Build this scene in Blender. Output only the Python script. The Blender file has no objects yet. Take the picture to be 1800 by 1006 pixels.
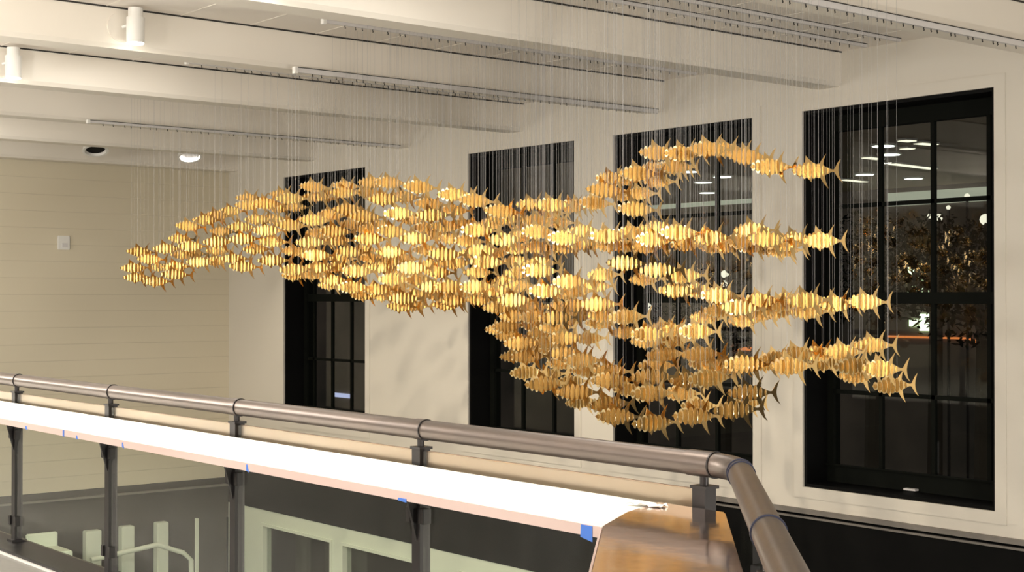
import bpy, bmesh, math, random
from mathutils import Vector, Matrix
random.seed(11)
S = bpy.context.scene
COL = S.collection

# ------------------------------------------------------------------ camera
CAM = Vector((0.0, 0.0, 1.55))
YAW, PITCH, FPX = math.radians(39.2), math.radians(0.4756), 2530.0
cd = bpy.data.cameras.new('camera'); cam = bpy.data.objects.new('camera', cd); COL.objects.link(cam)
cd.sensor_width = 36.0; cd.lens = FPX / 1800 * 36; cd.clip_start = 0.05; cd.clip_end = 400
cam.location = CAM; cam.rotation_euler = (math.pi/2 + PITCH, 0, -YAW)
S.camera = cam
FW = Vector((math.sin(YAW)*math.cos(PITCH), math.cos(YAW)*math.cos(PITCH), math.sin(PITCH)))
RT = Vector((math.cos(YAW), -math.sin(YAW), 0))
UP = RT.cross(FW)
def ray(px, py): return FW + RT*((px-900)/FPX) - UP*((py-503)/FPX)
def atX(px, py, X): d = ray(px, py); return CAM + d*((X-CAM.x)/d.x)
def atY(px, py, Y): d = ray(px, py); return CAM + d*((Y-CAM.y)/d.y)
def atZ(px, py, Z): d = ray(px, py); return CAM + d*((Z-CAM.z)/d.z)

# ------------------------------------------------------------------ world / exposure
w = bpy.data.worlds.new('night'); S.world = w; w.use_nodes = True
w.node_tree.nodes['Background'].inputs[0].default_value = (0.20, 0.185, 0.17, 1)
w.node_tree.nodes['Background'].inputs[1].default_value = 1.0
S.view_settings.view_transform = 'Standard'; S.view_settings.look = 'None'
S.view_settings.gamma = 1.0; S.view_settings.use_curve_mapping = False
S.view_settings.exposure = 0.60

# ------------------------------------------------------------------ room numbers (metres)
WX = 10.24            # window wall
LY = 19.2             # end wall (left of the picture)
BX, BY = -7.0, -12.0   # walls behind the camera
BEAM_Z, CEIL_Z = 3.41, 3.72
BEAM_Y = [18.93 - 2.19*i for i in range(14)]
BEAM_W = 0.27
LOW_Z = -4.2
RX = 3.29             # rail plane
RAIL_Z = 1.035

# ------------------------------------------------------------------ helpers
def tag(o, label=None, cat=None, group=None, kind=None):
    if label: o['label'] = label
    if cat: o['category'] = cat
    if group: o['group'] = group
    if kind: o['kind'] = kind
    return o
def empty(name, loc, rz=0.0):
    o = bpy.data.objects.new(name, None); COL.objects.link(o)
    o.location = loc; o.rotation_euler = (0, 0, rz); o.empty_display_size = 0.05
    return o
class MB:
    """collects shapes and links them as one mesh object"""
    def __init__(s): s.v, s.f, s.m = [], [], []
    def add(s, vs, fs, mi=0):
        n = len(s.v); s.v += [tuple(v) for v in vs]; s.f += [tuple(i+n for i in f) for f in fs]; s.m += [mi]*len(fs)
        return s
    def box(s, a, b, mi=0):
        x0, x1 = sorted((a[0], b[0])); y0, y1 = sorted((a[1], b[1])); z0, z1 = sorted((a[2], b[2]))
        vs = [(x0,y0,z0),(x1,y0,z0),(x1,y1,z0),(x0,y1,z0),(x0,y0,z1),(x1,y0,z1),(x1,y1,z1),(x0,y1,z1)]
        return s.add(vs, [(0,3,2,1),(4,5,6,7),(0,1,5,4),(1,2,6,5),(2,3,7,6),(3,0,4,7)], mi)
    def obox(s, c, ax, ay, az, mi=0):
        c, ax, ay, az = map(Vector, (c, ax, ay, az))
        vs = [c+ax*i+ay*j+az*k for k in (-1,1) for i, j in ((-1,-1),(1,-1),(1,1),(-1,1))]
        return s.add(vs, [(0,3,2,1),(4,5,6,7),(0,1,5,4),(1,2,6,5),(2,3,7,6),(3,0,4,7)], mi)
    def tube(s, pts, r, n=12, cap=True, mi=0):
        pts = [Vector(p) for p in pts]; rs = r if isinstance(r, (list, tuple)) else [r]*len(pts)
        rings = []
        u = None
        for i, p in enumerate(pts):
            t = (pts[min(i+1, len(pts)-1)] - pts[max(i-1, 0)]).normalized()
            if u is None:
                u = t.cross(Vector((0,0,1)))
                if u.length < 1e-3: u = Vector((1,0,0))
            u = (u - t*u.dot(t)).normalized(); q = t.cross(u)
            rings.append([p + (u*math.cos(a)+q*math.sin(a))*rs[i] for a in [2*math.pi*k/n for k in range(n)]])
        vs = [v for rg in rings for v in rg]; fs = []
        for i in range(len(pts)-1):
            for k in range(n):
                a, b = i*n+k, i*n+(k+1) % n
                fs.append((a, b, b+n, a+n))
        if cap: fs += [tuple(range(n))[::-1], tuple(range((len(pts)-1)*n, len(pts)*n))]
        return s.add(vs, fs, mi)
    def prism(s, poly, z0, z1, mi=0):
        n = len(poly)
        vs = [(x, y, z0) for x, y in poly] + [(x, y, z1) for x, y in poly]
        fs = [tuple(range(n))[::-1], tuple(range(n, 2*n))] + [(i, (i+1) % n, n+(i+1) % n, n+i) for i in range(n)]
        return s.add(vs, fs, mi)
    def ball(s, c, r, sub=2, jit=0.0, sc=(1,1,1), mi=0):
        bm = bmesh.new(); bmesh.ops.create_icosphere(bm, subdivisions=sub, radius=1)
        vs = []
        for v in bm.verts:
            k = r*(1+random.uniform(-jit, jit)); vs.append((c[0]+v.co.x*k*sc[0], c[1]+v.co.y*k*sc[1], c[2]+v.co.z*k*sc[2]))
        fs = [tuple(v.index for v in f.verts) for f in bm.faces]; bm.free()
        return s.add(vs, fs, mi)
    def mesh(s, name, mats, smooth=False, bevel=0):
        me = bpy.data.meshes.new(name); me.from_pydata(s.v, [], s.f)
        for m in (mats if isinstance(mats, (list, tuple)) else [mats]): me.materials.append(m)
        for p, mi in zip(me.polygons, s.m): p.material_index = mi; p.use_smooth = smooth
        bm = bmesh.new(); bm.from_mesh(me); bmesh.ops.recalc_face_normals(bm, faces=bm.faces)
        if bevel: bmesh.ops.bevel(bm, geom=bm.edges[:], offset=bevel, segments=2, affect='EDGES', clamp_overlap=True)
        bm.to_mesh(me); bm.free(); me.update()
        return me
    def build(s, name, mats, parent=None, smooth=False, bevel=0, off=None):
        if parent is not None or off is not None:
            o0 = Vector(off) if off is not None else Vector(parent.location)
            s.v = [tuple(Vector(v)-o0) for v in s.v]
        o = bpy.data.objects.new(name, s.mesh(name, mats, smooth, bevel)); COL.objects.link(o)
        if parent is not None: o.parent = parent
        elif off is not None: o.location = off
        if smooth:
            try: o.data.set_sharp_from_angle(angle=math.radians(40))
            except Exception: pass
        return o

# ------------------------------------------------------------------ materials
def mat(name, col, rough=0.5, metal=0.0, noise=None, bump=None, spec=0.5, emit=None, estr=0.0, coat=0.0):
    m = bpy.data.materials.new(name); m.use_nodes = True; nt = m.node_tree; b = nt.nodes['Principled BSDF']
    b.inputs['Base Color'].default_value = (*col, 1); b.inputs['Roughness'].default_value = rough
    b.inputs['Metallic'].default_value = metal; b.inputs['Specular IOR Level'].default_value = spec
    b.inputs['Coat Weight'].default_value = coat
    tc = nt.nodes.new('ShaderNodeTexCoord')
    if emit: b.inputs['Emission Color'].default_value = (*emit, 1); b.inputs['Emission Strength'].default_value = estr
    if noise:
        sc, amt, col2, stretch = noise
        mp = nt.nodes.new('ShaderNodeMapping'); mp.inputs['Scale'].default_value = stretch
        nz = nt.nodes.new('ShaderNodeTexNoise'); nz.inputs['Scale'].default_value = sc; nz.inputs['Detail'].default_value = 5
        rp = nt.nodes.new('ShaderNodeMapRange'); rp.inputs['From Min'].default_value = 0.35; rp.inputs['From Max'].default_value = 0.7
        rp.inputs['To Max'].default_value = amt
        mx = nt.nodes.new('ShaderNodeMix'); mx.data_type = 'RGBA'
        mx.inputs['A'].default_value = (*col, 1); mx.inputs['B'].default_value = (*col2, 1)
        L = nt.links.new
        L(tc.outputs['Object'], mp.inputs['Vector']); L(mp.outputs[0], nz.inputs['Vector']); L(nz.outputs['Fac'], rp.inputs['Value'])
        L(rp.outputs[0], mx.inputs['Factor']); L(mx.outputs['Result'], b.inputs['Base Color'])
    if bump:
        sc, st, stretch = bump
        mp = nt.nodes.new('ShaderNodeMapping'); mp.inputs['Scale'].default_value = stretch
        nz = nt.nodes.new('ShaderNodeTexNoise'); nz.inputs['Scale'].default_value = sc; nz.inputs['Detail'].default_value = 3
        bp = nt.nodes.new('ShaderNodeBump'); bp.inputs['Strength'].default_value = st; bp.inputs['Distance'].default_value = 0.01
        L = nt.links.new
        L(tc.outputs['Object'], mp.inputs['Vector']); L(mp.outputs[0], nz.inputs['Vector'])
        L(nz.outputs['Fac'], bp.inputs['Height']); L(bp.outputs[0], b.inputs['Normal'])
    return m

def glass_mat(name, tint, refl=1.0, ior=1.5, dirt=0.0):
    """thin pane: clear, with the Fresnel mirror of a real sheet of glass"""
    m = bpy.data.materials.new(name); m.use_nodes = True; nt = m.node_tree; nt.nodes.clear(); L = nt.links.new
    out = nt.nodes.new('ShaderNodeOutputMaterial'); tr = nt.nodes.new('ShaderNodeBsdfTransparent'); gl = nt.nodes.new('ShaderNodeBsdfGlossy')
    tr.inputs[0].default_value = (*tint, 1); gl.inputs['Roughness'].default_value = 0.015
    fr = nt.nodes.new('ShaderNodeLayerWeight'); fr.inputs['Blend'].default_value = 0.5
    pw = nt.nodes.new('ShaderNodeMath'); pw.operation = 'POWER'; pw.inputs[1].default_value = 5
    ad = nt.nodes.new('ShaderNodeMath'); ad.operation = 'MULTIPLY_ADD'; ad.inputs[1].default_value = 0.95; ad.inputs[2].default_value = 0.045
    ml = nt.nodes.new('ShaderNodeMath'); ml.operation = 'MULTIPLY'; ml.inputs[1].default_value = refl; ml.use_clamp = True
    mx = nt.nodes.new('ShaderNodeMixShader')
    L(fr.outputs['Facing'], pw.inputs[0]); L(pw.outputs[0], ad.inputs[0]); L(ad.outputs[0], ml.inputs[0]); L(ml.outputs[0], mx.inputs[0]); L(tr.outputs[0], mx.inputs[1]); L(gl.outputs[0], mx.inputs[2])
    last = mx.outputs[0]
    if dirt:
        tc = nt.nodes.new('ShaderNodeTexCoord'); mp = nt.nodes.new('ShaderNodeMapping'); mp.inputs['Scale'].default_value = (1.2, 1.2, 0.45)
        mp.inputs['Rotation'].default_value = (0.5, 0, 0)
        nz = nt.nodes.new('ShaderNodeTexNoise'); nz.inputs['Scale'].default_value = 3.2; nz.inputs['Detail'].default_value = 2; nz.inputs['Distortion'].default_value = 1.6
        rp = nt.nodes.new('ShaderNodeMapRange'); rp.inputs['From Min'].default_value = 0.52; rp.inputs['From Max'].default_value = 0.75
        rp.inputs['To Min'].default_value = dirt*0.12; rp.inputs['To Max'].default_value = dirt
        df = nt.nodes.new('ShaderNodeBsdfDiffuse'); df.inputs[0].default_value = (0.7, 0.68, 0.62, 1)
        m2 = nt.nodes.new('ShaderNodeMixShader')
        L(tc.outputs['Object'], mp.inputs[0]); L(mp.outputs[0], nz.inputs['Vector']); L(nz.outputs['Fac'], rp.inputs['Value'])
        L(rp.outputs[0], m2.inputs[0]); L(last, m2.inputs[1]); L(df.outputs[0], m2.inputs[2]); last = m2.outputs[0]
    L(last, out.inputs[0])
    return m

def plank_mat(name, col, axis_z_scale, depth=0.35):
    """painted boards: thin horizontal joints, from a wave along Z"""
    m = mat(name, col, 0.55); nt = m.node_tree; b = nt.nodes['Principled BSDF']; L = nt.links.new
    tc = [n for n in nt.nodes if n.type == 'TEX_COORD'][0]
    sp = nt.nodes.new('ShaderNodeSeparateXYZ'); mu = nt.nodes.new('ShaderNodeMath'); mu.operation = 'MULTIPLY'; mu.inputs[1].default_value = axis_z_scale
    fc = nt.nodes.new('ShaderNodeMath'); fc.operation = 'FRACT'
    lt = nt.nodes.new('ShaderNodeMapRange'); lt.inputs['From Min'].default_value = 0.0; lt.inputs['From Max'].default_value = 0.05
    mx = nt.nodes.new('ShaderNodeMix'); mx.data_type = 'RGBA'
    mx.inputs['A'].default_value = (col[0]*(1-depth), col[1]*(1-depth), col[2]*(1-depth), 1); mx.inputs['B'].default_value = (*col, 1)
    bp = nt.nodes.new('ShaderNodeBump'); bp.inputs['Strength'].default_value = 0.5; bp.inputs['Distance'].default_value = 0.004
    L(tc.outputs['Object'], sp.inputs[0]); L(sp.outputs['Z'], mu.inputs[0]); L(mu.outputs[0], fc.inputs[0]); L(fc.outputs[0], lt.inputs['Value'])
    L(lt.outputs[0], mx.inputs['Factor']); L(mx.outputs['Result'], b.inputs['Base Color']); L(lt.outputs[0], bp.inputs['Height']); L(bp.outputs[0], b.inputs['Normal'])
    return m

M_WALL = mat('cream_paint', (0.76, 0.72, 0.64), 0.5, noise=(0.6, 0.10, (0.72, 0.66, 0.58), (1, 1, 0.4)))
M_BOARD = plank_mat('cream_boards', (0.74, 0.67, 0.52), 4.4, 0.13)
M_BEAM = mat('beam_paint', (0.88, 0.83, 0.75), 0.5, noise=(1.2, 0.06, (0.80, 0.75, 0.67), (0.4, 1, 1)))
M_CEIL = mat('ceiling_paint', (0.88, 0.82, 0.75), 0.6)
M_SLOT = mat('shadow_gap_black', (0.03, 0.028, 0.025), 0.7)
M_BLACK = mat('black_paint', (0.003, 0.003, 0.003), 0.6, spec=0.12)
M_FRAME = mat('black_window_metal', (0.005, 0.006, 0.0045), 0.7, spec=0.08)
M_DARK = mat('dark_brown_band', (0.040, 0.034, 0.028), 0.6, noise=(1.3, 0.6, (0.065, 0.056, 0.047), (0.3, 0.3, 1)))
M_LEDGE = mat('grey_ledge_stone', (0.22, 0.20, 0.18), 0.6, noise=(9, 0.4, (0.15, 0.14, 0.12), (1, 1, 1)))
M_STEEL = mat('blackened_steel', (0.035, 0.032, 0.032), 0.42, metal=0.7)
M_PIPE = mat('bronze_pipe', (0.165, 0.135, 0.12), 0.36, metal=0.9, noise=(7, 0.7, (0.14, 0.12, 0.11), (1, 1, 1)), bump=(30, 0.05, (1, 1, 1)))
M_RING = mat('blue_grey_ring', (0.045, 0.05, 0.085), 0.5, metal=0.5)
M_FILM = mat('white_protective_film', (0.90, 0.90, 0.86), 0.35, bump=(4, 0.12, (1, 0.3, 1)))
M_FASCIA = mat('pink_backed_film', (0.58, 0.44, 0.41), 0.4, noise=(3, 0.5, (0.66, 0.55, 0.52), (1, 0.4, 1)))
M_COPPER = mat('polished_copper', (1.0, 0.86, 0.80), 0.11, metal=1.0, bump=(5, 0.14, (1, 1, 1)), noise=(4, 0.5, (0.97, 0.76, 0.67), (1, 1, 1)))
M_TAPE = mat('blue_masking_tape', (0.05, 0.17, 0.62), 0.6)
M_GOLD = mat('brushed_gold', (1.0, 0.81, 0.50), 0.22, metal=1.0)
M_GOLD2 = mat('gold_profile_shaded', (0.78, 0.55, 0.25), 0.12, metal=1.0)  # same gold made darker; shade between the plates is in the colour
M_WIRE = mat('steel_wire', (0.42, 0.42, 0.43), 0.45, metal=0.5)
M_WHITE = mat('white_enamel', (0.86, 0.85, 0.82), 0.35)
M_TRACK = mat('pale_track_paint', (0.72, 0.70, 0.70), 0.4)
M_STORE = mat('storefront_pale_green_white', (0.70, 0.74, 0.62), 0.45)
M_FLOOR = mat('dark_stone_floor', (0.07, 0.065, 0.058), 0.35, noise=(0.8, 0.8, (0.12, 0.105, 0.09), (1, 1, 1)))
M_DECK = mat('grey_deck_floor', (0.30, 0.29, 0.27), 0.5, noise=(20, 0.3, (0.22, 0.21, 0.20), (1, 1, 1)))
M_BACK = mat('brown_back_wall', (0.33, 0.25, 0.18), 0.6)
M_STRIP = mat('strip_light_glow', (1, 1, 0.9), 0.3, emit=(1.0, 0.95, 0.75), estr=0.9)
M_GLOW2 = mat('canopy_light_glow', (1, 1, 0.95), 0.3, emit=(0.95, 1.0, 0.9), estr=3.0)
M_LAMP = mat('lamp_glow', (1, 1, 0.95), 0.3, emit=(1.0, 0.95, 0.82), estr=30)
M_GLOW = mat('downlight_glow', (1, 1, 0.95), 0.3, emit=(1.0, 0.96, 0.88), estr=22)
G_WIN = glass_mat('window_glass', (0.86, 0.88, 0.86), 0.8)
G_RAIL = glass_mat('rail_glass', (0.95, 0.97, 0.94), 0.6, dirt=0.012)

# ------------------------------------------------------------------ lights
def area(name, loc, size, watt, col=(1.0, 0.86, 0.66), rot=(0, 0, 0), shape='SQUARE', sy=None, spread=None):
    l = bpy.data.lights.new(name, 'AREA'); l.energy = watt; l.color = col; l.shape = shape; l.size = size
    if sy: l.shape = 'RECTANGLE'; l.size_y = sy
    if spread: l.spread = spread
    o = bpy.data.objects.new(name, l); COL.objects.link(o); o.location = loc; o.rotation_euler = rot
    return o
def spot(name, loc, to, watt, deg, blend=0.6, r=0.05, col=(1.0, 0.86, 0.66)):
    l = bpy.data.lights.new(name, 'SPOT'); l.energy = watt; l.color = col; l.spot_size = math.radians(deg); l.spot_blend = blend; l.shadow_soft_size = r
    o = bpy.data.objects.new(name, l); COL.objects.link(o); o.location = loc
    o.rotation_euler = (Vector(to)-Vector(loc)).to_track_quat('-Z', 'Y').to_euler()
    return o
WARM = (1.0, 0.95, 0.87)
def bulb(name, loc, watt, r=0.25, col=WARM):
    l = bpy.data.lights.new(name, 'POINT'); l.energy = watt; l.color = col; l.shadow_soft_size = r
    o = bpy.data.objects.new(name, l); COL.objects.link(o); o.location = loc; return o
# added out-of-view fill bulbs, no fixtures, to lift beams, ceiling and walls
for x, y, z, wt in ((-1.4, -2.5, 2.2, 120), (-1.4, 2.5, 2.2, 120), (-1.8, 5.6, 2.1, 230), (1.4, 9.0, 2.5, 70), (0.8, 11.5, 2.3, 170), (1.4, 16.0, 2.3, 170), (-5, 5, 2.2, 80), (-5, 13, 2.2, 100), (4.6, -2.2, 0.6, 380), (6.6, 0.8, -0.8, 140)):
    bulb('fill_bulb', (x, y, z), wt)
# soft fill added under the ceiling of the void, no real panels
for y in (15.6, 11.2, 6.85, 2.4):
    area('void_fill_light', (5.2, y, CEIL_Z-0.03), 1.0, 14, WARM)
# brightly lit room opening onto the deck, behind the camera
o = area('deck_room_light', (-3.6, -5.0, 1.95), 3.2, 60, (1.0, 0.95, 0.88), sy=1.1)
o.rotation_euler = (Vector((6.2, 7.2, 1.7))-o.location).to_track_quat('-Z', 'Y').to_euler()
# strong downlights over the drink rail
for y in (9.05, 6.85, 4.7):
    spot('shelf_downlight', (2.6, y, CEIL_Z-0.05), (3.0, y-0.3, 0.9), 300, 70, 0.8, 0.06, (1.0, 0.93, 0.82))
# lower storey: area lights added to brighten it, no fixtures
for y in (16, 12, 8):
    area('lower_level_fill', (5.5, y, -0.9), 1.2, 80, (0.95, 1.0, 0.84))

# ------------------------------------------------------------------ structure
def st(o, label): return tag(o, label, None, None, 'structure')
W_Y = [(15.53, 17.59), (11.49, 13.36), (8.99, 10.89), (6.46, 8.40)]   # far to near
WZ0, WZ1 = -0.15, 3.235
WT = 0.46
mb = MB()
mb.box((WX, BY, WZ1), (WX+WT, LY, CEIL_Z+0.3)); mb.box((WX, BY, -0.35), (WX+WT, LY, WZ0))
ys = [BY] + [v for a in sorted(W_Y) for v in a] + [LY]
for i in range(0, len(ys), 2): mb.box((WX, ys[i], WZ0), (WX+WT, ys[i+1], WZ1))
st(mb.build('wall_windows', M_WALL), 'cream painted wall with four tall black windows')
mb = MB(); mb.box((WX-0.01, BY, -1.47), (WX+WT, LY, -0.405)); st(mb.build('wall_windows_dark_band', M_BLACK), 'black band of wall below the window ledge')
mb = MB(); mb.box((WX-0.05, BY, -0.385), (WX+0.02, LY, -0.345)); mb.box((WX-0.035, BY, -0.43), (WX, LY, -0.412))
st(mb.build('trim_1', M_LEDGE), 'grey ledge strip along the foot of the window wall')
mb = MB(); mb.box((BX, LY, -1.11), (WX+WT, LY+0.3, CEIL_Z+0.3)); st(mb.build('wall_left', M_BOARD), 'cream boarded end wall')
mb = MB(); mb.box((BX, LY-0.02, -1.19), (WX, LY, -1.10)); st(mb.build('baseboard_left', M_DARK), 'dark baseboard of the end wall')
mb = MB(); mb.box((BX, LY-0.05, -1.225), (WX, LY, -1.195)); st(mb.build('trim_2', M_LEDGE), 'pale line below the end wall baseboard')
mb = MB(); mb.box((BX, LY, -1.70), (WX, LY+0.3, -1.11)); st(mb.build('wall_left_dark_band', M_DARK), 'dark brown band under the end wall')
mb = MB(); mb.box((BX, LY+0.06, LOW_Z), (WX, LY+0.3, -1.70)); st(mb.build('wall_left_lower', M_DARK), 'dark lower storey end wall')
mb = MB(); mb.box((BX-0.3, BY, LOW_Z), (BX, LY, CEIL_Z+0.3)); st(mb.build('wall_back', M_BACK), 'brown wall behind the deck')
mb = MB(); mb.box((BX, BY-0.3, LOW_Z), (WX+WT, BY, CEIL_Z+0.3)); st(mb.build('wall_right', M_DARK), 'dark wall far behind the camera')
mb = MB(); mb.box((BX, BY, CEIL_Z), (WX+WT, LY, CEIL_Z+0.3)); st(mb.build('ceiling', M_CEIL), 'pale ceiling between the beams')
mb = MB(); mb.box((BX, BY, LOW_Z-0.2), (WX, LY, LOW_Z)); st(mb.build('floor_lower', M_FLOOR), 'dark lower storey floor')
mb = MB(); mb.prism([(BX, LY), (BX, BX-0.2), (3.13, 2.93), (3.13, LY)], -0.35, 0.0)
st(mb.build('floor', M_DECK), 'grey mezzanine deck floor')
# edge angle of the deck
mb = MB(); mb.box((3.13, 3.0, -0.35), (3.36, LY, 0.03)); st(mb.build('trim_3', M_STEEL), 'black steel edge of the deck')
mb = MB(); mb.box((3.115, 3.0, 0.0), (3.13, LY, 0.012)); st(mb.build('trim_4', M_WHITE), 'thin pale strip along the deck edge')

# lower storefront of the window wall
mb = MB()
gaps = [(16.37, 18.15), (14.27, 16.05), (11.7, 13.5), (9.6, 11.4), (7.2, 9.0)]
mb.box((WX, BY, -1.70), (WX+0.12, LY, -1.47))
prev = BY
for a, b in sorted(gaps):
    mb.box((WX, prev, LOW_Z), (WX+0.12, a, -1.70)); prev = b
mb.box((WX, prev, LOW_Z), (WX+0.12, LY, -1.70))
for a, b in gaps:
    mb.box((WX-0.02, a-0.05, LOW_Z), (WX, a, -1.66)); mb.box((WX-0.02, b, LOW_Z), (WX, b+0.05, -1.66)); mb.box((WX-0.02, a, -1.70), (WX, b, -1.66))
st(mb.build('wall_windows_lower', M_STORE), 'pale storefront framing of the lower storey')
for i, (a, b) in enumerate(gaps):
    mb = MB(); mb.box((WX+0.05, a, LOW_Z), (WX+0.06, b, -1.70)); o = mb.build('window_%d' % (i+5), G_WIN)
    st(o, 'lower storefront pane, number %d from the end wall' % (i+1))
mb = MB(); mb.box((WX+0.6, BY, LOW_Z), (WX+0.62, LY, -0.6)); st(mb.build('trim_5', M_DARK), 'dark blind behind the lower storefront')

# beams
for i, y in enumerate(BEAM_Y):
    mb = MB(); ya = y-0.01
    prof = [(ya, CEIL_Z), (ya, BEAM_Z+0.035), (ya+0.02, BEAM_Z), (ya+BEAM_W-0.02, BEAM_Z), (ya+BEAM_W, BEAM_Z+0.035), (ya+BEAM_W, CEIL_Z)]
    n = len(prof); vs = [(BX, a, b) for a, b in prof] + [(WX, a, b) for a, b in prof]
    mb.add(vs, [tuple(range(n)), tuple(range(n, 2*n))] + [(k, (k+1) % n, n+(k+1) % n, n+k) for k in range(n)])
    if ya+BEAM_W > LY: continue
    st(mb.build('ceiling_beam', M_BEAM), 'cream ceiling beam, number %d counting from the end wall' % (i+1))
    mb = MB(); mb.box((BX, ya-0.006, CEIL_Z-0.012), (WX, ya, CEIL_Z))
    st(mb.build('trim_%d' % (6+i), M_SLOT), 'shadow gap above beam number %d from the end wall' % (i+1))
# ceiling boards joints run parallel to the window wall
mb = MB()
for k in range(14): mb.box((2.0+k*0.6, BY, CEIL_Z-0.003), (2.012+k*0.6, LY, CEIL_Z))
st(mb.build('trim_20', M_BEAM), 'thin joints between the ceiling panels')

# ------------------------------------------------------------------ windows
for i, (y0, y1) in enumerate(W_Y):
    nm = ['far left', 'second from left', 'third from left', 'rightmost and nearest'][i]
    wroot = empty('window_%d' % (i+1), (WX, (y0+y1)/2, WZ0)); st(wroot, 'tall black framed window, ' + nm)
    gx = WX+0.34
    # reveal liner
    mb = MB(); t = 0.03
    mb.box((WX+0.012, y0, WZ0), (WX+WT, y0+t, WZ1)); mb.box((WX+0.012, y1-t, WZ0), (WX+WT, y1, WZ1))
    mb.box((WX+0.012, y0+t, WZ1-t), (WX+WT, y1-t, WZ1)); mb.box((WX+0.012, y0+t, WZ0), (WX+WT, y1-t, WZ0+t))
    mb.build('reveal', M_BLACK, wroot)
    mb = MB(); fw = 0.07
    a0, a1, z0, z1 = y0+t, y1-t, WZ0+t, WZ1-t
    mb.box((gx-0.04, a0, z0), (gx+0.06, a0+fw, z1)); mb.box((gx-0.04, a1-fw, z0), (gx+0.06, a1, z1))
    mb.box((gx-0.04, a0+fw, z1-0.14), (gx+0.06, a1-fw, z1)); mb.box((gx-0.04, a0+fw, z0), (gx+0.06, a1-fw, z0+0.15))
    mb.box((gx-0.07, a0, z0+0.15), (gx-0.035, a1, z0+0.165))
    mb.build('window_frame', M_FRAME, wroot)
    mb = MB(); mb.box((gx-0.03, a0+fw, 1.50), (gx+0.03, a1-fw, 1.60)); mb.build('meeting_rail', M_FRAME, wroot)
    for s, (p, q) in enumerate(((z0+0.15, 1.50), (1.60, z1-0.14))):
        mb = MB()
        for ym in ([17.33, 16.86, 16.38, 15.90] if i == 0 else [y1-0.60, y1-1.14, y1-1.68]):
            mb.box((gx-0.02, ym-0.018, p), (gx+0.02, ym+0.018, q))
        zm = 0.70 if s == 0 else 2.38
        mb.box((gx-0.02, a0+fw, zm-0.018), (gx+0.02, a1-fw, zm+0.018)); mb.build('muntins', M_FRAME, wroot)
        mb = MB(); mb.box((gx-0.003, a0+fw, p), (gx+0.003, a1-fw, q)); mb.build('pane', G_WIN, wroot)
    mb = MB(); c = 0.10; e = 0.012
    mb.box((WX-e, y0-c, WZ0-c), (WX, y0, WZ1+c)); mb.box((WX-e, y1, WZ0-c), (WX, y1+c, WZ1+c))
    mb.box((WX-e, y0, WZ1), (WX, y1, WZ1+c)); mb.box((WX-e, y0, WZ0-c), (WX, y1, WZ0)); mb.build('casing', M_WALL, wroot)
    if i == 3:
        mb = MB(); q = atX(1600, 861, gx-0.075); mb.box((gx-0.09, q.y-0.06, q.z-0.008), (gx-0.04, q.y+0.06, q.z+0.008)); o = mb.build('sash_lift', M_TRACK, wroot)
        o['label'] = 'small pale sash lift'

# ------------------------------------------------------------------ ceiling tracks
hook_me = MB().tube([(0, 0, 0), (0, 0, -0.012), (0.006, 0, -0.018), (0, 0, -0.022)], 0.004, 6).mesh('wire_hook', M_SLOT)
def track(y, z, x0, x1, label, big=False):
    r = empty('ceiling_track', (x0, y, z)); tag(r, label, 'track', 'hanging tracks on the ceiling')
    h = 0.045 if big else 0.03; wd = 0.03
    mb = MB(); mb.box((x0, y-wd/2, z-h), (x1, y+wd/2, z)); mb.build('track_body', M_TRACK, r)
    mb = MB(); mb.box((x0, y-wd/2-0.004, z-0.006), (x1, y-wd/2, z)); mb.build('slot', M_SLOT, r)
    mb = MB(); mb.box((x0-0.03, y-wd/2-0.008, z-h-0.01), (x0, y+wd/2+0.008, z)); mb.build('end_cap', M_WHITE, r, bevel=0.003)
    n = int((x1-x0)/0.11)
    for k in range(n):
        xx = x0+0.15+(x1-x0-0.3)*(k+random.uniform(-.35, .35))/n
        o = bpy.data.objects.new('wire_hook', hook_me); COL.objects.link(o); o.parent = r; o.location = (xx-x0, 0, -h)
track(14.42, BEAM_Z, 6.07, 10.0, 'pale track on the underside of the fourth beam from the front, nearest the end wall')
track(12.03, CEIL_Z, 6.0, 10.0, 'pale track on the ceiling in front of the beam with the left spotlight')
track(10.06, BEAM_Z, 5.97, 10.05, 'pale track under the middle beam, crossing behind the gold fish wires', True)
track(9.58, CEIL_Z, 5.94, 10.1, 'longest pale track on the ceiling above the fish, white cap at its left end')
track(9.27, CEIL_Z, 6.0, 10.1, 'pale track close behind the second beam from the right')
track(7.60, CEIL_Z, 6.0, 10.1, 'lowest of the three pale tracks at upper right')
track(7.26, CEIL_Z, 6.0, 10.1, 'middle of the three pale tracks at upper right')
track(6.85, CEIL_Z, 6.0, 10.1, 'topmost of the three pale tracks at upper right')
track(5.72, BEAM_Z, 6.0, 9.9, 'pale track under the nearest beam in the top right corner', True)

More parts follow.
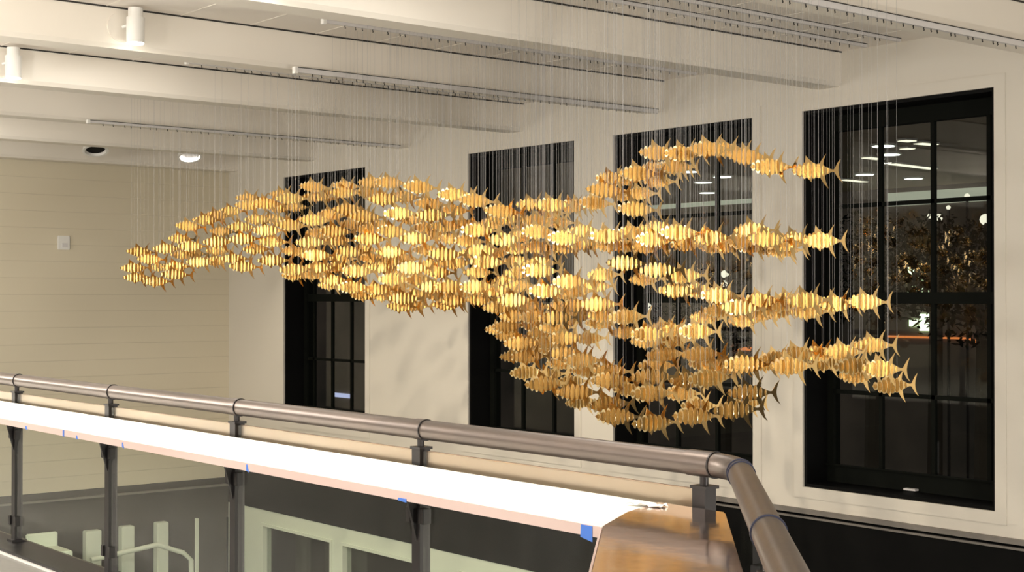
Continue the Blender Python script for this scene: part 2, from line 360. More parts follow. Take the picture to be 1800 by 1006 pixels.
# ------------------------------------------------------------------ spotlights on the beam faces
def can_light(x, y, z, label, aim, watt=330):
    r = empty('ceiling_spotlight', (x, y-0.14, z)); tag(r, label, 'light', 'white cylinder spotlights on the beams')
    c = Vector((x, y-0.14, z))
    mb = MB(); mb.tube([c+Vector((0,0,0.06)), c+Vector((0,0,0.13))], 0.054, 24); mb.tube([c+Vector((0,0,-0.13)), c+Vector((0,0,0.06))], 0.066, 24, cap=True)
    mb.build('lamp_body', M_WHITE, r, smooth=True)
    mb = MB(); mb.tube([c+Vector((0,0,-0.137)), c+Vector((0,0,-0.131))], 0.058, 24); mb.build('lens', M_LAMP, r)
    mb = MB(); mb.tube([c+Vector((0,0.06,0.02)), c+Vector((-0.05,0.118,0.0))], 0.012, 10); mb.build('arm', M_WHITE, r, smooth=True)
    mb = MB(); mb.tube([(x-0.05, y-0.012, z), (x-0.05, y, z)], 0.11, 28); mb.build('mounting_plate', M_BEAM, r, smooth=True)
    spot('spot_beam', c+Vector((0,0,-0.145)), c+aim, watt, 115, 0.7, 0.05)
def face(i): return BEAM_Y[i]-0.01
can_light(4.57, face(4), 3.57, 'upper right of the two white cylinder spotlights, glowing below, on a beam', Vector((0.55, 0.12, -1)))
can_light(4.46, face(3), 3.56, 'lower left of the two white cylinder spotlights, cut near the picture edge', Vector((0.55, 0.12, -1)))
for i in (5, 6):
    can_light(4.5, face(i), 3.57, 'white cylinder spotlight on the %s beam, above the picture edge' % ('second nearest' if i == 5 else 'nearest'), Vector((0.6, 0.1, -1)), 25)

def round_down(px, py, lit, label):
    p = atY(px, py, 17.7); r = empty('adjustable_downlight', p); tag(r, label, 'light', 'round white downlights by the end wall')
    n = 28; ax = Vector((-0.10, -0.36, -0.93)).normalized(); u = Vector((1, 0, 0)); u = (u-ax*u.dot(ax)).normalized(); q = ax.cross(u)
    ring = lambda t, rr: [p+ax*t+(u*math.cos(2*math.pi*k/n)+q*math.sin(2*math.pi*k/n))*rr for k in range(n)]
    vs = []; fs = []; seq = ((-0.10, 0.10), (-0.09, 0.15), (0, 0.165), (0.0, 0.135), (-0.06, 0.11))
    for t, rr in seq: vs += ring(t, rr)
    for j in range(len(seq)-1):
        for k in range(n): fs.append((j*n+k, j*n+(k+1) % n, (j+1)*n+(k+1) % n, (j+1)*n+k))
    fs.append(tuple(range(n)))
    mb = MB(); mb.add(vs, fs); mb.build('housing', M_WHITE, r, smooth=True)
    mb = MB(); mb.tube([p+ax*-0.062, p+ax*-0.03], 0.12, n); o = mb.build('lens', M_TRACK if lit else M_BLACK, r)
    o['label'] = 'grey lens' if lit else 'dark unlit lens'
    if lit:
        v = Vector((0.15, 1, 0)); v = (v-ax*v.dot(ax)).normalized(); k2 = ax.cross(v); vs = []; m = 14
        for j in range(m+1):
            a = math.radians(-75+150*j/m); dd = v*math.cos(a)+k2*math.sin(a); th = 0.035*math.cos(math.radians(-85+170*j/m))
            vs += [p+ax*-0.012+dd*0.132, p+ax*-0.02+dd*(0.131-th)]
        mb = MB(); mb.add(vs, [(2*j, 2*j+1, 2*j+3, 2*j+2) for j in range(m)]); o = mb.build('glowing_rim', M_GLOW, r); o['label'] = 'bright glowing crescent'
    mb = MB(); mb.tube([p-ax*0.08, (p.x, p.y, CEIL_Z)], 0.07, 20); mb.build('stem', M_WHITE, r, smooth=True)
    if lit: spot('downlight_beam', p+ax*0.03, p+ax+Vector((0,0,-.5)), 60, 100, 0.7, 0.08)
round_down(168, 266, False, 'left of the two round white downlights by the end wall, dark inside')
round_down(334, 277, True, 'right of the two round white downlights by the end wall, bright rim')

# lights under the canopy across the street, seen through the windows
HZ = 4.60            # underside of the canopy across the street
def downlight(x, y, label):
    r = empty('canopy_downlight', (x, y, HZ)); tag(r, label, 'light', 'round downlights under the canopy outside')
    mb = MB(); mb.tube([(x, y, HZ-0.012), (x, y, HZ+0.03)], 0.26, 20); mb.build('housing', M_WHITE, r)
    mb = MB(); mb.tube([(x, y, HZ-0.02), (x, y, HZ-0.0125)], 0.22, 20); mb.build('lens', M_GLOW2, r)
for k, (px, py) in enumerate(((1563, 273), (1553, 258), (1520, 308), (1606, 315), (1270, 312), (1243, 340), (1236, 322), (1212, 303))):
    q = atZ(px, py, HZ-0.02)
    if q.x < 33.8: downlight(q.x, q.y, 'round downlight under the canopy outside, seen %s' % ['beside the longest light streak in the nearest window', 'uppermost at left in the nearest window', 'at left in the nearest window', 'rightmost and lowest in the nearest window', 'brightest in the third window', 'lower in the third window', 'left of the middle one in the third window', 'highest of those in the third window'][k])

for k, (x0, y0, x1, y1) in enumerate(((1585, 247, 1604, 248.5), (1613, 252, 1643, 254.5), (1567, 288, 1641, 297), (1521, 277, 1548, 280), (1588, 261, 1602, 262), (1480, 316, 1520, 320))):
    e = [atZ(x0, y0, HZ-0.02), atZ(x1, y1, HZ-0.02)]
    m = (e[0]+e[1])/2
    if m.x < 33.5:
        r = empty('linear_light', (m.x, m.y, HZ)); dv = (e[1]-e[0])/2; nn = Vector((-dv.y, dv.x, 0)).normalized()*0.13
        mb = MB(); mb.obox((m.x, m.y, HZ), dv, nn, (0, 0, 0.02)); mb.build('housing', M_WHITE, r)
        mb = MB(); mb.obox((m.x, m.y, HZ-0.027), dv*0.98, nn*0.85, (0, 0, 0.005)); mb.build('diffuser', M_STRIP, r)
        tag(r, ['short light strip outside, topmost streak in the nearest window', 'longer light strip outside, beside the topmost streak in the nearest window', 'longest light strip outside, streak across the nearest window', 'light strip outside, streak at left in the nearest window', 'tiny light strip outside, faint streak in the nearest window', 'faint light strip outside, far left streak in the nearest window'][k], 'light', 'linear lights under the canopy outside')
# wall box on the end wall
p = atY(111, 427, LY)
r = empty('wall_switch', p); tag(r, 'small white switch box on the end wall at far left', 'switch')
mb = MB(); mb.box((p.x-0.085, LY-0.035, p.z-0.095), (p.x+0.085, LY, p.z+0.095)); cp = mb.build('cover_plate', M_WHITE, r, bevel=0.008)
mb = MB(); mb.box((p.x-0.03, LY-0.045, p.z-0.06), (p.x+0.045, LY-0.035, p.z-0.005)); mb.build('rocker', M_TRACK, r).parent = cp

# ------------------------------------------------------------------ railing
D2 = Vector((-math.sqrt(.5), -math.sqrt(.5), 0))
C0 = Vector((RX, 2.95, RAIL_Z))
rail = empty('railing', (RX, 3.09, 0)); tag(rail, 'bronze pipe handrail on black steel posts with glass infill, turning at the corner', 'railing')
PR = 0.0385
e0 = C0+Vector((0, 0.12, 0)); e1 = C0+D2*0.12
arc = [e0*(1-t)**2 + C0*2*t*(1-t) + e1*t**2 for t in [k/6 for k in range(7)]]
mb = MB(); mb.tube([(RX, 18.9, RAIL_Z)] + [(RX, y, RAIL_Z) for y in (14, 9, 6, 4)] + arc + [C0+D2*2.0, C0+D2*4.2], PR, 32)
mb.build('handrail', M_PIPE, rail, smooth=True)
POSTS = [8.93+1.43*3, 8.93+1.43*2, 8.93+1.43, 8.93, 7.52, 6.09, 4.60, 3.09]
for y in POSTS + [8.93+1.43*4, 8.93+1.43*5]:
    big = abs(y-3.09) < .01
    mb = MB(); mb.tube([(RX, y-0.035 if not big else y-0.045, RAIL_Z), (RX, y+(0.02 if not big else 0.06), RAIL_Z)], PR+0.0025, 32); mb.build('collar', M_PIPE, rail, smooth=True)
    mb = MB(); mb.tube([(RX, y-0.041 if not big else y-0.051, RAIL_Z), (RX, y-0.035 if not big else y-0.045, RAIL_Z)], PR+0.004, 32); mb.build('ring', M_STEEL, rail, smooth=True)
    mb = MB(); mb.tube([(RX, y, 0.93), (RX, y, RAIL_Z-0.03)], 0.014, 14); stem = mb.build('stem', M_STEEL, rail, smooth=True)
    mb = MB(); mb.box((RX-0.02, y-0.022, 0.03), (RX+0.03, y+0.032, 0.958)); mb.box((RX-0.026, y-0.03, 0.958), (RX+0.036, y+0.036, 0.968)); mb.box((RX-0.04, y-0.04, 0.03), (RX+0.05, y+0.05, 0.045)); post = mb.build('post', M_STEEL, rail)
    stem.parent = post
    vs = [(RX-0.02, y-0.004, 0.86), (RX-0.42, y-0.004, 0.86), (RX-0.42, y-0.004, 0.848), (RX-0.075, y-0.004, 0.80), (RX-0.02, y-0.004, 0.60)]
    vs += [(a, b+0.012, c) for a, b, c in vs]
    mb.add(vs, [(0,1,2,3,4), (5,6,7,8,9), (0,1,6,5), (1,2,7,6), (2,3,8,7), (3,4,9,8), (4,0,5,9)]); mb.build('bracket', M_STEEL, rail).parent = post
    for zc in (0.16, 0.70):
        mb = MB(); mb.box((RX-0.028, y-0.055, zc-0.03), (RX+0.012, y-0.022, zc+0.03)); mb.box((RX-0.028, y+0.032, zc-0.03), (RX+0.012, y+0.065, zc+0.03)); mb.build('glass_clamp', M_STEEL, rail, bevel=0.002).parent = post
PY = sorted(POSTS + [8.93+1.43*4])
for a, b in zip(PY[:-1], PY[1:]):
    mb = MB(); mb.box((RX-0.012, a+0.042, 0.06), (RX+0.0, b-0.032, 0.952)); mb.build('glass_panel', G_RAIL, rail)
# second run
for s in (0.18, 1.22, 2.4, 3.6):
    c = C0+D2*s
    n = Vector((D2.y, -D2.x, 0))
    if s > 0.5:
        mb = MB(); mb.obox((c.x, c.y, 0.49), D2*0.025, n*0.025, (0, 0, 0.46)); mb.build('post', M_STEEL, rail)
        mb = MB(); mb.tube([(c.x, c.y, 0.93), (c.x, c.y, RAIL_Z-0.03)], 0.014, 14); mb.build('stem', M_STEEL, rail, smooth=True)
    mb = MB(); mb.tube([c-D2*0.006, c+D2*0.006], PR+0.0035, 32); mb.build('ring', M_RING, rail, smooth=True)
    a = C0+D2*(s+0.04); b = C0+D2*(s+1.1)
    mb = MB(); mb.obox(((a.x+b.x)/2, (a.y+b.y)/2, 0.50), (b-a)/2*0.96, n*0.006, (0, 0, 0.45)); mb.build('glass_panel', G_RAIL, rail)
mb = MB(); mb.tube([e1+D2*-0.002, e1+D2*0.008], PR+0.0035, 32); mb.build('ring', M_RING, rail, smooth=True)

# ------------------------------------------------------------------ drink shelf
SZ, ST, SW = 0.90, 0.032, 0.455
n2 = Vector((-math.sqrt(.5), math.sqrt(.5), 0))     # towards the deck side of the second run
Bc = Vector((3.245, 2.965, 0)); Ic = Vector((2.79, 3.015, 0))
shelf = empty('drink_shelf', (RX-0.3, 3.2, SZ)); tag(shelf, 'long drink shelf along the railing, wrapped in bright white protective film', 'shelf')
mb = MB(); mb.prism([(RX-0.045, 18.9), (RX-0.045, 3.25), (3.02, 3.16), (Ic.x, Ic.y), (RX-0.045-SW, 18.9)], SZ-ST, SZ); mb.build('shelf_top', M_FILM, shelf)
mb = MB(); mb.box((RX-0.045-SW-0.004, Ic.y, SZ-ST-0.002), (RX-0.045-SW, 18.9, SZ-0.002)); mb.build('fascia', M_FASCIA, shelf)
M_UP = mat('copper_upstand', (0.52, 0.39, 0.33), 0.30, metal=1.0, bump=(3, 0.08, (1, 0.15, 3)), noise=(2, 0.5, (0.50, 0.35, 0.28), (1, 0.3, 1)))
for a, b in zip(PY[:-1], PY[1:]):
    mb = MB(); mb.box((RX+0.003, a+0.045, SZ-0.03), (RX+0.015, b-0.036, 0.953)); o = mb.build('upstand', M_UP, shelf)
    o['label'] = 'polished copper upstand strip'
cs = empty('copper_counter', (Ic.x, Ic.y, SZ)); tag(cs, 'polished copper shelf at the corner mirroring the gold fish', 'counter')
q0 = Vector((Bc.x, Bc.y, 0)); q1 = q0+D2*2.6; r0 = Vector((Ic.x, Ic.y, 0)); r1 = r0+D2*2.6
mb = MB(); mb.prism([(q0.x, q0.y-0.004), (q1.x, q1.y), (r1.x, r1.y), (r0.x, r0.y-0.004), (3.02, 3.155), (RX-0.045, 3.245)], SZ-ST-0.01, SZ+0.004); mb.build('counter_top', M_COPPER, cs, bevel=0.004)
mb = MB(); vv = [r0+Vector((0,0,SZ-ST-0.012)), r1+Vector((0,0,SZ-ST-0.012)), r1+Vector((0,0,SZ-0.002)), r0+Vector((0,0,SZ-0.002))]
vv += [v+n2*0.006 for v in vv]; mb.add(vv, [(0,1,2,3),(4,5,6,7),(0,1,5,4),(1,2,6,5),(2,3,7,6),(3,0,4,7)]); mb.build('edge_strip', M_FASCIA, cs)
def crumple(name, cx, cy, z, lx, ly, ang, label, cat, nx=14, ny=6, amp=0.012):
    rr = random.Random(len(label)); vs = []; fs = []
    for j in range(ny+1):
        for i in range(nx+1):
            a, b = (i/nx-.5)*lx*(1+rr.uniform(-.06, .06)), (j/ny-.5)*ly*(1+rr.uniform(-.25, .25))
            h = amp*(0.15+abs(math.sin(i*1.3+j*0.7)*math.cos(i*0.5-j*1.1)))*rr.uniform(.4, 1)
            vs.append((a*math.cos(ang)-b*math.sin(ang), a*math.sin(ang)+b*math.cos(ang), h))
    for j in range(ny):
        for i in range(nx): k = j*(nx+1)+i; fs.append((k, k+1, k+nx+2, k+nx+1))
    mb = MB(); mb.add(vs, fs); me = mb.mesh(name, M_FILM, True); o = bpy.data.objects.new(name, me); COL.objects.link(o); o.location = (cx, cy, z)
    return tag(o, label, cat)
q = atZ(1150, 887, SZ+0.005); crumple('plastic_film', q.x-0.03, q.y, SZ+0.0045, 0.13, 0.05, 1.7, 'crumpled ridge of white film at the back of the copper counter corner', 'film')
# blue masking tape on the fascia
for k, (px, wd, hh) in enumerate(((48, .03, .02), (113, .016, .034), (137, .02, .02), (218, .02, .026), (437, .02, .03), (709, .05, .012), (1033, .05, .045))):
    yy = atX(px, 800, RX-0.045-SW).y
    mb = MB(); X = RX-0.045-SW-0.004
    zt = SZ-0.004 if k in (1, 6) else SZ-ST+hh-0.006
    vs = [(X-0.002, yy-wd/2, zt-hh), (X-0.002, yy+wd/2, zt-hh*0.8), (X-0.002, yy+wd*.45, zt), (X-0.002, yy-wd*(.5 if k in (1, 6, 5) else -.1), zt)]
    vs += [(X, b, c) for a, b, c in vs]
    mb.add(vs, [(0,1,2,3),(4,5,6,7),(0,1,5,4),(1,2,6,5),(2,3,7,6),(3,0,4,7)])
    wh = ['leftmost piece of blue masking tape under the shelf edge, by the first post', 'upright strip of blue masking tape on the shelf edge', 'torn blue tape scrap beside the upright strip on the shelf edge',
          'pointed blue tape scrap on the shelf edge by the second post', 'pointed blue tape scrap on the shelf edge by the third post', 'flat blue tape scrap hanging under the shelf edge by the fourth post', 'largest blue tape piece, at the shelf end beside the copper counter'][k]
    tag(mb.build('masking_tape', M_TAPE, off=(X, yy, zt)), wh, 'tape', 'blue masking tape on the shelf edge')

# ------------------------------------------------------------------ lower storey furniture (seen through the railing glass)
def lower(name, px0, px1, pyt, pyb, depth, label, cat, Y=LY-0.15):
    a = atY(px0, pyt, Y); b = atY(px1, pyb, Y)
    mb = MB(); mb.box((a.x, Y, a.z), (b.x, Y+depth, b.z)); tag(mb.build(name, M_STORE, off=((a.x+b.x)/2, Y, b.z), bevel=0.01), label, cat)
for k, (a, b, t) in enumerate(((152, 178, 935), (215, 236, 927), (277, 296, 920), (430, 447, 905))):
    lower('pale_column', a, b, t, 1330, 0.14, ['leftmost pale column of the lower storey seen through the railing glass', 'second pale column from the left seen through the railing glass', 'third pale column from the left, beside the curved white rail', 'pale column at the corner beside the storefront'][k], 'column')
mb = MB(); pts = [atY(x, y, LY-0.5) for x, y in ((160, 985), (276, 958), (322, 972), (336, 985), (338, 1100))]
tag(mb.tube(pts, 0.035, 12).build('white_guard_rail', M_STORE, off=pts[0], smooth=True), 'white curved rail in front of the lower storey columns', 'rail')
mb = MB(); a = atY(347, 912, LY-0.7); mb.box((a.x-0.02, a.y, LOW_Z), (a.x+0.02, a.y+0.04, a.z)); tag(mb.build('thin_pole', M_STORE, off=(a.x, a.y, LOW_Z)), 'thin pale pole in the lower storey', 'pole')
p = atY(60, 945, LY-1.0); q = atY(115, 977, LY-1.0)
r = empty('white_bench', (p.x, p.y, q.z)); tag(r, 'white bench with raised back at lower left behind the glass', 'bench')
mb = MB(); mb.box((p.x, p.y+0.25, q.z), (q.x, p.y+0.32, p.z)); mb.build('backrest', M_STORE, r, bevel=0.015)
mb = MB(); mb.box((p.x, p.y-0.25, q.z), (q.x, p.y+0.25, q.z+0.10)); mb.build('seat', M_STORE, r, bevel=0.015)
mb = MB(); mb.box((p.x+0.02, p.y-0.2, LOW_Z), (q.x-0.02, p.y+0.25, q.z)); mb.build('plinth', M_STORE, r)

# ------------------------------------------------------------------ outside, beyond the windows
M_FACADE = mat('night_facade', (0.36, 0.30, 0.26), 0.9, spec=0.1, noise=(0.25, 0.9, (0.10, 0.10, 0.095), (1, 1, 1)))
M_LIT = mat('lit_window_pane', (0.8, 1, 0.7), 0.4, emit=(0.75, 1.0, 0.62), estr=2.6)
M_BAND = mat('lit_shopfront_band', (0.8, 0.9, 0.8), 0.4, emit=(0.80, 0.85, 0.66), estr=0.26)
M_ORANGE = mat('orange_lit_kerb', (1, 0.4, 0.1), 0.5, emit=(1.0, 0.28, 0.07), estr=0.5)  # no lamp here: light on the kerb is given as emission
M_GLOBE = mat('globe_lamp', (1, 1, 0.9), 0.4, emit=(0.9, 0.85, 0.68), estr=0.9)
M_LEAF = mat('night_leaves', (0.010, 0.012, 0.006), 0.8, spec=0.1)
M_BARK = mat('night_bark', (0.05, 0.04, 0.03), 0.9)
M_STREET = mat('night_street', (0.05, 0.05, 0.05), 0.8)
FX = 34.0
mb = MB(); mb.box((WX+1.5, -20, -4.6), (FX+8, 90, -4.5)); tag(mb.build('ground_outside', M_STREET), 'dark street outside the windows', None, None, 'structure')
fac = empty('neighbouring_building', (FX, 35, -4.5)); tag(fac, 'dark building across the street with lit windows seen through the nearest window', 'building')
mb = MB(); mb.box((FX, 5, -4.5), (FX+6, 80, 9)); mb.build('wall', M_FACADE, fac)
mb = MB(); mb.box((18, 5, 4.64), (FX, 80, 4.9)); mb.build('canopy', mat('brown_canopy', (0.40, 0.29, 0.20), 0.8), fac)
def lit(x0, y0, x1, y1, m, nm, X=FX-0.05):
    a = atX(x0, y0, X); b = atX(x1, y1, X); mb = MB(); mb.box((X, a.y, a.z), (X+0.04, b.y, b.z)); return mb.build(nm, m, fac)
for g in ((1596, 464, 1614, 492), (1619, 464, 1645, 518), (1596, 496, 1614, 518), (1616, 552, 1636, 582), (1598, 562, 1612, 574)): lit(*g, M_LIT, 'window')
lit(1560, 340, 1752, 352, M_BAND, 'shopfront_band'); pass
lit(1085, 352, 1320, 357, M_BAND, 'shopfront_band')
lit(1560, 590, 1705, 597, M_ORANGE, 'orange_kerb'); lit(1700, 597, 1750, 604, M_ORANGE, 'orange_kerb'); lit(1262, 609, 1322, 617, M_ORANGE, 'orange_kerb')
lit(582, 690, 619, 701, mat('blue_sign_glow', (0.5, 0.6, 0.9), 0.4, emit=(0.5, 0.55, 0.85), estr=0.7), 'blue_sign')
for k, (px, py, rr) in enumerate(((1732, 386, 10), (1650, 383, 7), (1635, 380, 5), (1274, 482, 7), (1273, 499, 6), (1137, 541, 9), (1640, 349, 4), (1700, 345, 5), (1667, 365, 4))):
    p = atX(px, py, FX-3-0.8*k); rad = rr/2530*(p-CAM).dot(FW)
    r = empty('street_lamp', (p.x, p.y, -4.5))
    tag(r, 'small glowing globe street lamp outside, ' + ['large, at right of the nearest window', 'in the middle of the nearest window', 'faint, left of the middle muntin', 'upper of two in the third window', 'lower of two in the third window', 'low in the third window', 'on the bright band, nearest window', 'on the bright band right of the muntin', 'just below the bright band'][k], 'lamp', 'globe street lamps outside')
    mb = MB(); mb.ball(p, rad, 2); mb.build('globe', M_GLOBE, r, smooth=True)
    mb = MB(); mb.tube([(p.x, p.y, -4.5), (p.x, p.y, p.z-rad*.9)], 0.03, 8); mb.build('pole', M_STEEL, r, smooth=True)
def tree(px, py, X, rad, label, n=70):
    c = atX(px, py, X); r = empty('tree', (c.x, c.y, -4.5)); tag(r, label, 'tree', 'trees outside the windows')
    mb = MB(); mb.tube([(c.x, c.y, -4.5), (c.x+0.1, c.y, c.z-rad*0.6), (c.x-0.1, c.y+0.1, c.z)], [0.16, 0.12, 0.05], 8)
    for k in range(6):
        a = k*1.05; mb.tube([(c.x, c.y, c.z-rad*0.5), (c.x+math.cos(a)*rad*.7, c.y+math.sin(a)*rad*.8, c.z+rad*.3*math.sin(k*2.1))], [0.05, 0.015], 6)
    mb.build('trunk', M_BARK, r, smooth=True)
    mb = MB()
    for k in range(n*22):
        v = Vector((random.gauss(0, 1), random.gauss(0, 1), random.gauss(0, 1))).normalized()*rad*random.uniform(0.25, 1)**0.6
        p = c+Vector((v.x, v.y*1.3, v.z*0.8)); s = random.uniform(0.03, 0.08)
        a = Vector((random.uniform(-1,1), random.uniform(-1,1), random.uniform(-1,1))).normalized(); b = a.cross(Vector((0.3, 0.5, 0.8))).normalized()
        mb.add([p-a*s, p-b*s*.45, p+a*s, p+b*s*.45], [(0,1,2,3)])
    o = mb.build('foliage', M_LEAF, r)
tree(1530, 470, 18.5, 1.2, 'dark leafy tree outside, behind the left half of the nearest window')
tree(1640, 455, 23, 1.1, 'dark leafy tree outside in front of the lit greenish window')
tree(1725, 500, 16, 1.0, 'dark leafy tree outside at right of the nearest window')
tree(1270, 560, 21, 1.3, 'dark leafy tree outside behind the third window')

# ------------------------------------------------------------------ the gold fish
prof = [(-.150,-.001),(-.138,.010),(-.118,.022),(-.095,.034),(-.078,.041),(-.070,.046),(-.062,.088),(-.050,.072),(-.035,.060),(-.016,.051),(.004,.046),
        (.016,.045),(.030,.062),(.058,.098),(.045,.068),(.040,.046),(.044,.034),(.060,.024),(.076,.014),(.092,.008),(.104,.008),(.113,.024),(.126,.048),(.145,.069),(.136,.045),(.130,.022),(.128,.0),
        (.131,-.022),(.138,-.046),(.152,-.069),(.130,-.050),(.114,-.026),(.104,-.009),(.090,-.009),(.072,-.017),(.052,-.028),(.046,-.037),(.052,-.066),(.066,-.104),(.036,-.070),(.018,-.046),
        (-.004,-.049),(-.026,-.051),(-.034,-.066),(-.054,-.052),(-.078,-.044),(-.100,-.034),(-.122,-.022),(-.140,-.010),(-.146,-.005),(-.140,-.003)]
def slab(poly, th):
    mb = MB(); n = len(poly)
    vs = [(x, -th/2, z) for x, z in poly] + [(x, th/2, z) for x, z in poly]
    mb.add(vs, [tuple(range(n)), tuple(range(n, 2*n))[::-1]] + [(i, (i+1) % n, n+(i+1) % n, n+i) for i in range(n)])
    return mb
prof = [(x*1.20, 1.06*z*(0.84 if (x < 0.10 and abs(z) < 0.0525) else 1)) for x, z in prof]
body_me = slab(prof, 0.0022).mesh('body', M_GOLD2)
PLX = [-.154+.0334*i for i in range(8)]
PLH = [.024, .040, .047, .0495, .047, .043, .031, .018]
PLW = [.0190, .0240, .0272, .0275, .0262, .0228, .0165, .0100]
PLH = [1.07*h for h in PLH]; PLW = [1.08*h for h in PLW]
def plate_mesh(i):
    n = 28; h, wd, th = PLH[i], PLW[i], 0.0014
    ring = []
    for k in range(n):
        a = 2*math.pi*k/n; c, s = math.cos(a), math.sin(a)
        ring.append((wd*math.copysign(abs(c)**1.0, c), h*math.copysign(abs(s)**1.0, s)))
    vs = [(-th, y, z) for y, z in ring] + [(th, y, z) for y, z in ring]
    mb = MB(); mb.add(vs, [tuple(range(n)), tuple(range(n, 2*n))[::-1]] + [(k, (k+1) % n, n+(k+1) % n, n+k) for k in range(n)])
    return mb.mesh('rib_plate', M_GOLD)
plates = [plate_mesh(i) for i in range(8)]
wire_me = MB().tube([(0, 0, 0), (0, 0, 1)], 0.0006, 5).mesh('hanging_wire', M_WIRE)

FRONT = """234,471 239,488 273,495 263,456 245,443 306,483 308,469 291,437 335,433 350,461 381,425 427,420 427,469 331,398 467,358 510,349 469,405 510,396 479,425
545,426 588,407 649,420 555,449 627,477 619,505 516,474 478,458 551,387 675,350 612,369 641,381 701,375 689,407 736,329 797,342 835,353 759,378 839,405 730,419 687,443 781,447 724,471 691,491
792,504 836,504 855,461 947,476 1001,495 903,528 959,512 976,559 881,372 885,421 968,360 945,408 992,419 1063,335 1121,305 1117,368 1068,415 1149,421 1193,409 1099,463 1157,475 1052,535 993,595 915,604
1100,557 927,627 1021,634 956,675 1011,690 1073,669 1068,711 1083,733 1147,744 1143,692 1144,663 1264,520 1299,541 1224,583 1140,588 1167,623 1231,623 1245,665 1309,641 1219,732 1291,721 1315,691
1155,269 1199,270 1244,262 1313,276 1354,293 1427,300 1248,418 1323,405 1347,421 1443,423 1201,485 1335,529 1416,528 1399,623 1388,644 1480,619 1468,535 1521,531 1532,607 1548,649"""
MID = """316,420 379,459 389,407 423,399 360,387 411,455 405,371 380,379 437,349 436,361 452,386 478,385 449,438 615,443 517,442 560,470 592,470 585,493 551,329 557,345 579,344 604,338 655,321 684,321 709,346 581,378 648,405
755,359 783,398 823,424 769,479 760,505 844,441 709,525 732,519 663,509 947,463 876,540 872,512 904,556 939,557 944,389 1045,357 1023,406 1156,401 1059,483 1011,512 1061,556 891,573 975,576 991,622 1037,651 924,655 1072,653
1196,692 1188,511 1227,512 1267,545 1152,643 1211,669 1239,639 1272,646 1227,714 1276,263 1376,429 1396,421 1372,535 1420,548 1348,640 1363,631 1437,623 1500,643 1505,661 1566,678"""
BACK = """281,470 320,448 340,446 382,441 495,342 519,364 492,366 580,501 551,483 516,485 573,422 593,423 607,327 647,339 723,386 748,401 797,370 839,479 687,459 773,412 793,420 735,492 660,468 800,463 727,538 704,539 691,511 697,503
640,519 673,520 937,539 796,528 784,536 844,527 911,460 913,479 913,503 893,492 933,359 981,391 913,416 944,435 909,437 996,435 887,384 864,394 1004,363 1073,313 1093,316 1095,343 1124,340 1157,319 1155,296 1180,295 1017,429 1111,409
1073,431 1101,433 1137,434 1133,491 995,516 1047,503 877,580 896,591 1013,537 1031,551 1056,567 947,560 940,571 953,584 945,600 904,626 1027,650 963,659 1003,671 960,603 947,615 973,615 1020,707 1104,685 1307,564 1100,585 1136,601
1183,581 1184,599 1240,559 1167,576 1309,709 1187,293 1205,430 1253,434 1277,433 1303,425 1320,433 1353,437 1377,440 1384,527 1345,551 1367,548 1449,639 1471,637 1282,645 620,395 663,395 540,445 600,455 640,440 670,470 560,410 710,455 750,440 815,395 830,445 870,445 925,400
905,545 985,540 1005,560 1035,595 985,640 845,510 770,520 815,515 655,455 700,480 760,465 900,385 960,440 1030,430 965,375 1015,360"""
def pts(s): return [tuple(float(v) for v in t.split(',')) for t in s.split()]
todo = [(x, y, 6.12, 0) for x, y in pts(FRONT)] + [(x, y, 6.75, 1) for x, y in pts(MID)] + [(x, y, 7.5, 2) for x, y in pts(BACK)]

def heading(px):
    # the school fans out: far fish turn a little with the row
    u = (px-900)/FPX
    view = YAW + math.atan(u)                 # angle of the line of sight from +Y towards +X
    return view
placed = []
def conflict(p, ax):
    for q in placed:
        d = p-q[0]
        if max(abs(d.x), abs(d.y)) > 0.40: continue
        for (P, A, Q, B) in ((p, ax, q[0], q[1]), (q[0], q[1], p, ax)):
            for xk in (PLX[3], PLX[5]):       # a wire of the lower one may not run through the upper one
                if P.z < Q.z:
                    e = P-A*xk-Q
                    if abs(e.dot(B)) < 0.186 and abs(B.x*e.y-B.y*e.x) < 0.034: return True
        if abs(d.z) > 0.175: continue
        a = abs(d.dot(ax)); b = abs(ax.x*d.y-ax.y*d.x)
        if a < 0.365 and b < 0.072: return True
    return False
fish = []
rf = random.Random(5)
for (px, py, X, cls) in todo:
    va = heading(px); th = math.radians(62 + rf.uniform(-4, 4) - 7*(px-900)/600)
    # direction of travel, measured from the line back to the camera, turned to the left of the picture
    ax = Vector((-math.sin(va), -math.cos(va), 0)); nose = Vector((ax.x*math.cos(-th)-ax.y*math.sin(-th), ax.x*math.sin(-th)+ax.y*math.cos(-th), 0))
    tab = ((200, 6.35), (800, 6.35), (1000, 6.5), (1150, 6.5), (1300, 6.7), (1430, 7.0), (1530, 7.5), (1600, 7.7))
    for (x0, v0), (x1, v1) in zip(tab[:-1], tab[1:]):
        if x0 <= px <= x1: X = v0+(v1-v0)*(px-x0)/(x1-x0) + (0, 0.5, 1.05)[cls]
    if cls < 2 and py > 640: X -= 0.6
    X += rf.uniform(-0.05, 0.05) if cls == 0 else rf.uniform(-0.15, 0.45)
    for _ in range(90):
        p = atX(px, py, X) - nose*0.035
        if not conflict(p, nose): break
        X += 0.03
    placed.append((p, nose)); fish.append((px, py, p, nose, cls))

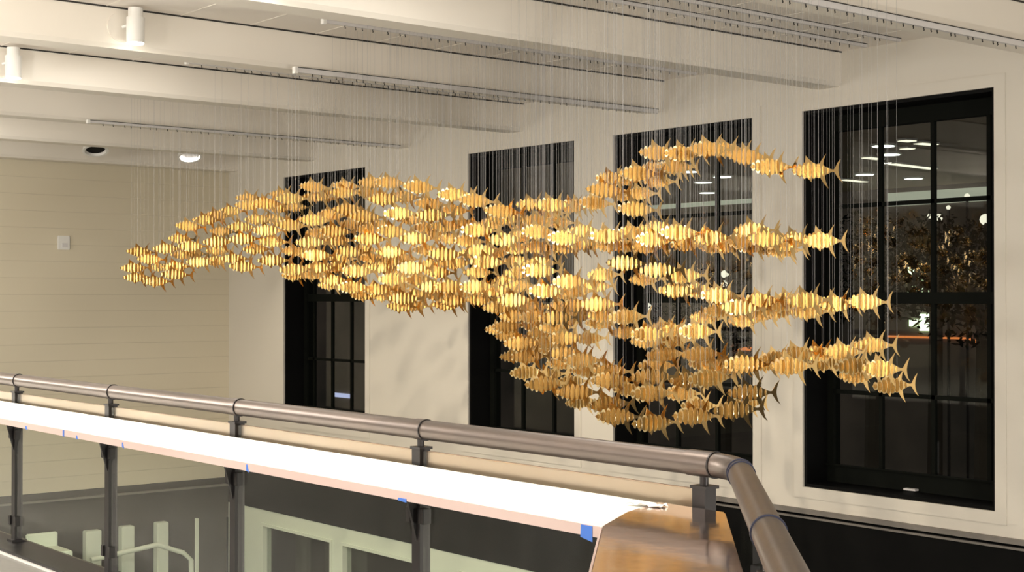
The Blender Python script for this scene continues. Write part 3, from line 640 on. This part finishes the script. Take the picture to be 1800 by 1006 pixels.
# describe every fish by the thing it hangs in front of, its layer and its place in the row
def zone(px):
    for lim, nm in ((404, 'end wall'), (499, 'strip left of the first window'), (643, 'first window'), (823, 'first broad pier'), (1011, 'second window'),
                    (1078, 'narrow pier beside the second window'), (1325, 'third window'), (1413, 'pier beside the nearest window'), (9999, 'nearest window')):
        if px < lim: return nm
ROWS = [(300, 'topmost'), (345, 'very high'), (385, 'high'), (420, 'upper middle'), (455, 'middle'), (490, 'lower middle'), (530, 'fairly low'), (580, 'low'), (640, 'very low'), (9999, 'lowest')]
def row(py):
    for lim, nm in ROWS:
        if py < lim: return nm
ORD = ['leftmost', 'second', 'third', 'fourth', 'fifth', 'sixth', 'seventh', 'eighth', 'ninth', 'tenth', 'eleventh', 'twelfth', 'thirteenth', 'fourteenth', 'fifteenth', 'sixteenth', 'seventeenth']
buck = {}
for i, f in enumerate(fish): buck.setdefault((zone(f[0]), row(f[1])), []).append(i)
names = {}
for (zn, rn), ids in buck.items():
    ids.sort(key=lambda i: (fish[i][0], fish[i][1]))
    for k, i in enumerate(ids):
        pos = 'only one' if len(ids) == 1 else (ORD[k] if k == 0 else ORD[k] + ' from left')
        names[i] = 'gold ribbed fish, %s, %s row, before %s' % (pos, rn, zn)

def under(p):
    for y in BEAM_Y:
        if y-0.02 < p.y < y+BEAM_W: return BEAM_Z
    return CEIL_Z
rw = random.Random(8)
for i, (px, py, p, nose, cls) in enumerate(fish):
    rz = math.atan2(-nose.y, -nose.x)
    root = bpy.data.objects.new('golden_fish', None); COL.objects.link(root); root.empty_display_size = 0.03
    pitch = math.radians(rw.uniform(-2.5, 2.5))
    root.location = p; root.rotation_euler = (0, 0, rz)
    tag(root, names[i], 'fish', 'gold ribbed fish of the hanging school')
    b = bpy.data.objects.new('body', body_me); COL.objects.link(b); b.parent = root; b.rotation_euler = (0, pitch, 0)
    for k in range(8):
        c = bpy.data.objects.new('rib_plate', plates[k]); COL.objects.link(c); c.parent = root
        c.location = (PLX[k]*math.cos(pitch), 0, -PLX[k]*math.sin(pitch)); c.rotation_euler = (0, pitch, math.radians(rw.uniform(-6, 6)))
    for xk, zk in ((PLX[3], PLH[3]), (PLX[5], PLH[5])):
        wp = p - nose*xk
        wz = p.z+zk-0.003
        wv = bpy.data.objects.new('hanging_wire', wire_me); COL.objects.link(wv); wv.parent = root
        wv.location = (xk, 0, zk-0.003); wv.scale = (1, 1, under(wp)-wz)
print('fish', len(fish), 'labels', len(set(names.values())), 'maxX', max(f[2].x for f in fish))
